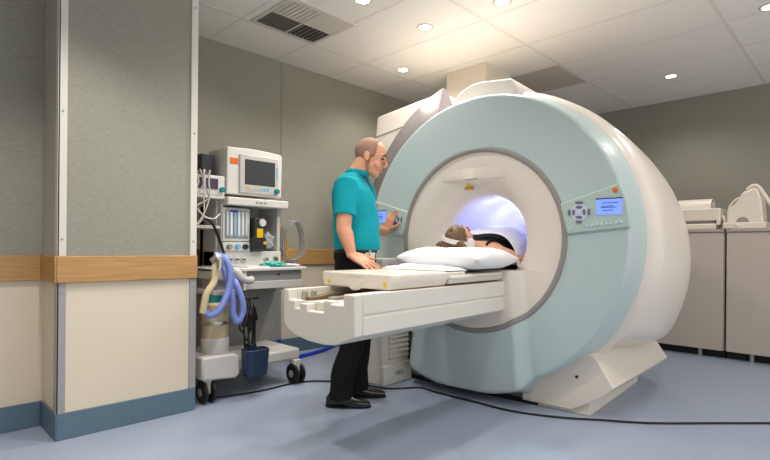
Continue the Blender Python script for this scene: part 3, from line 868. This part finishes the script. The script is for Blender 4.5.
for k, x in enumerate((1.84, 1.895, 1.95, 2.15, 2.235)):
    obj('gauge', lathe(nb(), [(.001,-.014),(.02,-.014),(.025,-.006),(.025,0)], (x, 3.43, .925), 'y', 20, cap=True), M_grey if k < 4 else M_silver, lowp)
    obj('gauge_needle', box(nb(), x-.014, x+.014, 3.412, 3.417, .921, .929), M_dark, lowp)
obj('equipment_shelf', box(nb(), 1.79, 2.315, 3.37, 3.78, 1.325, 1.385), M_offw, A, bevel=.008)
for k in range(3): obj('shelf_mark', box(nb(), 2.02+.035*k, 2.04+.035*k, 3.367, 3.371, 1.35, 1.362), M_mid, A)
# vaporiser in the bay
vp = obj('vaporiser', prism(nb(), [(2.0,1.0),(2.125,1.0),(2.125,1.08),(2.105,1.10),(2.105,1.24),(2.02,1.24),(2.02,1.10),(2.0,1.08)], 'y', 3.38, 3.55), M_dark, A, bevel=.008)
obj('vaporiser_dial', lathe(nb(), [(.001,-.012),(.026,-.012),(.03,0)], (2.085,3.38,1.205), 'y', 22, cap=True), M_offw, vp)
obj('vaporiser_window', box(nb(), 2.035, 2.09, 3.374, 3.382, 1.09, 1.16), M_yellow, vp, bevel=.004)
obj('vaporiser_tag', cyl(nb(), (2.105,3.38,1.05), (2.105,3.374,1.05), .014, 14), M_yellow, vp)
# main monitor
pts = [(1.805,1.41),(2.28,1.41),(2.285,1.74)]+[(2.27-.047*k, 1.755+.012*math.sin(PI*k/10)) for k in range(0, 10)]+[(1.81,1.76)]
mon = obj('monitor', prism(nb(), pts, 'y', 3.42, 3.72), M_offw, A, bevel=.008)
obj('screen_frame', box(nb(), 1.905, 2.245, 3.405, 3.425, 1.425, 1.715), M_grey, mon, bevel=.006)
obj('screen', box(nb(), 1.945, 2.21, 3.402, 3.41, 1.492, 1.682), M_screen, mon, bevel=.003)
obj('orange_sticker', box(nb(), 1.83, 1.895, 3.417, 3.421, 1.635, 1.68), M_orange, mon, label='orange sticker')
for k in range(4): obj('soft_key', box(nb(), 2.222, 2.236, 3.402, 3.408, 1.56+.022*k, 1.576+.022*k), M_bluekey, mon)
for k in range(8):
    obj('soft_key', box(nb(), 1.955+.026*k, 1.973+.026*k, 3.402, 3.408, 1.45, 1.472), (M_yellow, M_grey, M_grey, M_grey, M_grey, M_bluekey, M_bluekey, M_bluekey)[k], mon)
obj('knob', lathe(nb(), [(.001,-.03),(.017,-.03),(.02,-.02),(.021,0)], (2.222,3.408,1.458), 'y', 20, cap=True), M_teal, mon)
# side shelves holding the small monitor
obj('side_shelf', box(nb(), 1.50, 1.80, 3.43, 3.72, 1.368, 1.388), M_offw, A, bevel=.003)
obj('side_shelf', box(nb(), 1.50, 1.80, 3.45, 3.72, 1.15, 1.172), M_offw, A, bevel=.003)
obj('shelf_post', box(nb(), 1.765, 1.785, 3.5, 3.53, .87, 1.37), M_grey, A)
# small patient monitor on the side shelf
pmn = thing('patient_monitor', 'small white patient monitor with teal knob, left of the large monitor', 'monitor', base=(1.68, 3.55, 1.388))
pb = obj('case', box(nb(), 1.53, 1.798, 3.43, 3.66, 1.389, 1.535), M_offw, pmn, bevel=.008)
obj('screen', box(nb(), 1.655, 1.742, 3.424, 3.432, 1.435, 1.51), M_screenb, pb)
obj('screen', box(nb(), 1.55, 1.635, 3.424, 3.432, 1.435, 1.51), M_screenb, pb)
obj('knob', lathe(nb(), [(.001,-.025),(.017,-.025),(.02,0)], (1.773,3.43,1.435), 'y', 20, cap=True), M_teal, pb)
obj('speaker_box', box(nb(), 1.66, 1.77, 3.52, 3.7, 1.537, 1.70), M_dark, base=(1.71,3.6,1.536), bevel=.008, label='dark box standing on the small patient monitor', cat='box')
# hanging things
def cable(name, label, pts, r, m_, cat='cable', group=None, n=8, sub=8):
    return obj(name, tube(nb(), spline(pts, sub), r, n), m_, base=pts[0], label=label, cat=cat, group=group)
for k in range(6):
    x = 1.555+.018*k; q = random.uniform
    cable('monitor_lead', 'thin grey lead looping down in front of the small patient monitor',
          [(x+.03,3.44,1.542), (x+q(-.02,.02),3.40-.006*k,1.555), (x+q(-.03,.03),3.385-.006*k,1.47), (x+q(-.05,.03),3.38-.006*k,1.36), (x+q(-.05,.0)-.02,3.385-.006*k,1.25+q(-.05,.05)), (1.50+q(-.03,.03),3.40-.006*k,1.12)], .0055, M_grey, group='grey monitor leads')
cable('ecg_cable', 'white cable looping under the small patient monitor', [(1.56,3.40,1.30), (1.62,3.38,1.23), (1.70,3.40,1.22), (1.76,3.43,1.26)], .006, M_offw)
cable('power_cable', 'thick black cable slanting down left of the flowmeters', [(1.62,3.41,1.24), (1.68,3.38,1.18), (1.74,3.38,1.05), (1.77,3.36,.93), (1.79,3.38,.885)], .010, M_black)
def coilpts(c, rx, rz, n, dx=.012, lean=.3):
    P = []
    for k in range(n*14+1):
        a = 2*PI*k/14
        P.append((c[0]+rx*math.cos(a)*(1+.07*math.sin(k*.37))+lean*rz*.3*math.sin(a), c[1]-.0025*k/1.5+.01*math.sin(k*.9), c[2]+rz*math.sin(a)*(1+.06*math.sin(k*.21))))
    return P
obj('grey_cable_coil', tube(nb(), spline(coilpts((2.50,3.62,1.07), .105, .17, 4), 3), .0065, 8), M_mid, base=(2.5,3.6,1.0), label='coiled grey cables hanging right of the machine rack', cat='cable')
o = cable('orange_cable', 'orange cable curving behind the grey coil on machine\'s right', [(2.29,3.6,1.25), (2.40,3.62,1.20), (2.47,3.62,1.08), (2.46,3.60,.94), (2.40,3.58,.88)], .008, M_orangecable)
b = nb(); q = random.uniform
for k in range(8):
    c = 1.80+q(-.035,.03); w = q(.02,.05); lo = q(.36,.50) if k > 2 else q(.15,.2); y0 = 3.10-.008*k
    tube(b, spline([(1.83+q(-.01,.03),3.14,.65), (c-w,y0,.60+q(-.03,.02)), (c-w-q(0,.03),y0-.01,.48), (c-w*.6,y0,lo+.05), (c,y0,lo), (c+w*.7,y0,lo+.07), (c+w*q(.6,1.1),y0-.01,.52), (c+w*.5,y0,.61), (1.85,3.13,.66)], 6), .006, 8)
tube(b, [(1.80,3.15,.655), (1.90,3.13,.665)], .014, 10)
obj('black_cable_bundle', b, M_black, base=(1.85,3.1,.66), label='bundle of black cables hanging below the drawer', cat='cable bundle')
bn = thing('navy_bin', 'small dark navy plastic bin hung at the machine\'s front', 'bin', base=(1.83, 3.03, .13))
b = nb()
R = []
for z, w, d in ((.15,.076,.05),(.325,.09,.06),(.33,.086,.056),(.165,.072,.046)):
    row = []
    for k in range(32):
        a = 2*PI*k/32; ct, st = math.cos(a), math.sin(a)
        row.append((1.815+w*math.copysign(abs(ct)**.5, ct), 3.02+d*math.copysign(abs(st)**.5, st), z))
    R.append(row)
rings(b, R); obj('tub', b, M_navy, bn)
obj('hanger', box(nb(), 1.80, 1.86, 3.075, 3.125, .31, .35), M_navy, bn, bevel=.005)
# corrugated breathing hose
def corr(pts, r, m_, name, label):
    P = spline(pts, 22); rr = [r*(1+.09*math.sin(i*2.1)) for i in range(len(P))]
    return obj(name, tube(nb(), P, rr, 14), m_, base=pts[0], label=label, cat='hose', angle=80)
corr([(1.70,3.12,.80), (1.70,3.07,.76), (1.73,3.05,.66), (1.735,3.05,.57), (1.70,3.05,.52), (1.665,3.05,.57), (1.655,3.05,.68), (1.61,3.05,.84), (1.57,3.06,.95), (1.545,3.08,.965)], .022, M_hose, 'breathing_hose', 'pale blue corrugated breathing hose hanging in a loop, right strand')
corr([(1.59,3.12,.95), (1.60,3.05,.945), (1.625,3.02,.87), (1.615,3.015,.76), (1.575,3.01,.66), (1.53,3.01,.60), (1.49,3.02,.585), (1.475,3.05,.60)], .022, M_hose, 'breathing_hose', 'pale blue corrugated breathing hose bending left towards the pillar')
cable('cream_hose', 'cream tube bending down beside the blue hoses at the pillar edge', [(1.60,3.15,.94), (1.56,3.06,.955), (1.525,3.03,.90), (1.52,3.03,.80), (1.47,3.03,.72), (1.455,3.05,.60)], .022, M_creamhose, cat='hose', n=12)
b = nb(); tube(b, [(1.505,3.03,.93), (1.52,3.0,.96), (1.54,2.99,.93), (1.535,2.99,.88)], .02, 12)
obj('hose_clamp', b, M_silver, base=(1.52,3.0,.9), label='silver hose connector beside the pillar at rail height', cat='connector')
# things on the worktop
b = nb()
def crumple(c, r, amp, seed, flat=.0):
    b = nb(); bmesh.ops.create_icosphere(b, subdivisions=4, radius=1)
    for v in b.verts:
        q = v.co.copy()
        k = 1+amp*noise.noise(q*2.2+Vector((seed,0,0)))+amp*.6*noise.noise(q*5+Vector((seed,3,0)))
        v.co = Vector((c[0]+q.x*r[0]*k, c[1]+q.y*r[1]*k, max(c[2]-r[2]*.7, c[2]+q.z*r[2]*k)))
    return b
obj('face_mask_pack', crumple((2.13,3.29,.886), (.10,.06,.022), .45, 2), M_tealpack, base=(2.13,3.29,.872), angle=25, label='teal plastic pack lying on the machine\'s worktop', cat='mask')
obj('plastic_wrapper', crumple((2.27,3.27,.88), (.07,.05,.012), .5, 9), M_sheet, base=(2.27,3.27,.872), angle=20, label='white paper wrapper right of the teal pack', cat='wrapper')
obj('paper_pad', box(nb(), 1.87, 2.05, 3.22, 3.36, .8705, .878), M_sheet, base=(1.96,3.3,.871), label='white papers left of the teal pack on the worktop', cat='paper')
obj('plastic_bag', crumple((2.19,3.50,1.06), (.06,.06,.075), .28, 5), M_clear, base=(2.185,3.52,1.0), angle=20, label='crumpled clear plastic bag beside the black vaporiser', cat='bag')
# wall items behind
b = box(nb(), 1.70, 1.98, YB-.06, YB-.022, .80, 1.0)
ot = obj('wall_outlet', b, M_brownbox, base=(1.84, YB-.03, .8), bevel=.006, label='brown wall outlet plate on rail, left of the machine column', cat='outlet')
for k in range(4): obj('outlet_dot', cyl(nb(), (1.93,YB-.061,.83+.04*k), (1.93,YB-.066,.83+.04*k), .010, 12), M_coil, ot)
cable('blue_wall_hose', 'bright blue hose lying along the floor by the back wall', [(2.55,3.80,.66), (2.50,3.84,.58), (2.52,3.86,.30), (2.60,3.78,.04), (2.80,3.80,.018), (3.05,3.86,.018), (3.35,4.0,.02), (3.5,4.02,.05)], .018, M_brightblue, cat='hose', n=12)
cable('floor_cable', 'thin black cable running over the floor from machine round the scanner', [(1.6,3.165,.007), (1.90,3.10,.007), (2.233,3.10,.007), (2.42,2.96,.007), (2.54,2.72,.007), (2.60,2.52,.007), (2.78,2.38,.007), (2.78,2.24,.007), (2.79,1.94,.007), (2.80,1.64,.007), (2.90,1.38,.007), (3.037,1.18,.007), (3.2,.95,.007), (3.5,.66,.007), (3.75,.42,.007), (4.2,.0,.007)], .0065, M_black)

# ------------------------------------------------------------------ cabinets on the right
def cabinet(y0, y1, label):
    t = thing('storage_cabinet', label, 'cabinet', base=(5.95, (y0+y1)/2, 0), group='cream storage cabinets')
    obj('body', box(nb(), 5.645, 6.45, y0, y1, .075, 1.20), M_cab, t, bevel=.002)
    obj('door', box(nb(), 5.62, 5.643, y0+.006, y1-.006, .075, 1.195), M_cab, t, bevel=.003)
    obj('plinth', box(nb(), 5.70, 6.4, y0+.0, y1, .0, .074), M_black, t)
    for y in (y0+.2, y1-.2): obj('foot', cyl(nb(), (5.66,y,0), (5.66,y,.075), .018, 14), M_mid, t)
    obj('top', box(nb(), 5.605, 6.46, y0, y1, 1.2, 1.225), M_cabtop, t, bevel=.002)
cabinet(.22, 1.033, 'cream storage cabinet at the right edge, under the tall coil holder')
cabinet(1.047, 1.86, 'cream storage cabinet beside the scanner, under the low coil')
obj('joining_bracket', box(nb(), 5.598, 5.66, 1.0, 1.08, 1.2255, 1.234), M_silver, base=(5.62,1.04,1.226), label='small silver bracket bridging the two cabinet tops', cat='bracket')
def on(y0, y1): pass
# low coil
k1 = thing('scanner_coil', 'low cream coil with a rounded top on the left cabinet', 'scanner coil', base=(5.85, 1.3, 1.226))
obj('base_plate', box(nb(), 5.69, 6.05, 1.13, 1.5, 1.2265, 1.285), M_coil, k1, bevel=.012)
obj('housing', box(nb(), 5.72, 6.02, 1.10, 1.5, 1.315, 1.435), M_coil, k1, bevel=.01)
obj('support', box(nb(), 5.75, 6.0, 1.15, 1.48, 1.285, 1.315), M_mid, k1)
obj('dome', lathe(nb(), [(.11,0),(.11,.3),(.095,.3),(.095,0),(.11,0)], (5.87,1.19,1.43), 'y', 30, a0=-.1, a1=PI+.1), M_coil, k1)
obj('inner_pad', cyl(nb(), (5.87,1.175,1.46), (5.87,1.45,1.46), .05, 20), M_grey, k1)
obj('side_latch', box(nb(), 5.70, 5.76, 1.10, 1.13, 1.27, 1.33), M_coil, k1, bevel=.006)
cable('coil_plug', 'coiled cream plug lead between the two coils', [(5.80,1.10,1.235), (5.78,1.075,1.29), (5.78,1.085,1.35), (5.80,1.11,1.36), (5.82,1.09,1.28), (5.84,1.10,1.236)], .014, M_coil, n=10)
# tall coil holder with a slanted profile and a handle
k2 = thing('coil_holder', 'tall cream coil holder with slanted top at the right edge', 'scanner coil', base=(5.85, .9, 1.226))
obj('base_plate', box(nb(), 5.68, 6.05, .74, 1.075, 1.2265, 1.29), M_coil, k2, bevel=.01)
pf = [(1.055,1.285),(1.05,1.42),(1.02,1.44),(.99,1.47),(.955,1.52),(.935,1.565),(.915,1.585),(.88,1.59),(.855,1.61),(.835,1.612),(.81,1.595),(.785,1.50),(.765,1.30),(.765,1.285)]
obj('shell', prism(nb(), pf, 'x', 5.74, 5.98), M_coil, k2, bevel=.015)
ri = [(5.85, 1.035-.0, 1.425), (5.85,1.02,1.455), (5.85,.99,1.495), (5.85,.96,1.525), (5.85,.945,1.53)]
obj('handle', tube(nb(), spline([(5.78,1.042,1.43),(5.78,1.012,1.485),(5.78,.975,1.52),(5.78,.935,1.535)], 6), .010, 10), M_coil, k2)
obj('arch_opening', lathe(nb(), [(.001,-.002),(.05,-.002),(.05,.01)], (5.738,.925,1.292), 'x', 24, a0=0, a1=PI), M_mid, k2)
obj('front_lip', box(nb(), 5.66, 5.70, .90, .96, 1.2265, 1.27), M_coil, k2, bevel=.006)
cable('coil_cable', 'thick cream cable arching over the tall coil holder', [(5.80,.90,1.60), (5.79,.86,1.635), (5.79,.815,1.625), (5.79,.77,1.55), (5.78,.71,1.44), (5.77,.66,1.37), (5.76,.58,1.30), (5.76,.5,1.25)], .017, M_coil, n=12)

# ------------------------------------------------------------------ light, world, camera
def area(name, loc, rot, e, sx, sy, col):
    L = bpy.data.lights.new(name, 'AREA'); L.shape = 'RECTANGLE'; L.size = sx; L.size_y = sy; L.energy = e; L.color = col
    o = bpy.data.objects.new(name, L); C.objects.link(o); o.location = loc; o.rotation_euler = rot
    return o
for d_, e_ in ((.36, 1.1), (.75, 1.6), (1.15, 1.6)):
    L = bpy.data.lights.new('bore_lamp', 'POINT'); L.energy = e_; L.color = (.84, .86, 1); L.shadow_soft_size = .1
    o = bpy.data.objects.new('bore_lamp', L); C.objects.link(o); o.location = GF @ Vector((d_, .02, 1.24))
W = bpy.data.worlds.new('World'); bpy.context.scene.world = W; W.use_nodes = True
W.node_tree.nodes['Background'].inputs[0].default_value = (1, .975, .94, 1)
W.node_tree.nodes['Background'].inputs[1].default_value = 1.1
cam = bpy.data.cameras.new('camera'); cam.sensor_width = 36; cam.lens = 502/770*36; cam.shift_y = 18/770
cam.clip_start = .05
co = bpy.data.objects.new('camera', cam); C.objects.link(co)
co.matrix_world = Matrix.Translation((0, 0, 1.02)) @ Matrix.Rotation(math.radians(-45.4), 4, 'Z') @ Matrix.Rotation(PI/2, 4, 'X') @ Matrix.Rotation(math.radians(.5), 4, 'Z')
sc = bpy.context.scene; sc.camera = co
sc.view_settings.view_transform = 'Standard'; sc.view_settings.look = 'None'; sc.view_settings.gamma = 1
sc.view_settings.exposure = .18; sc.view_settings.use_curve_mapping = False
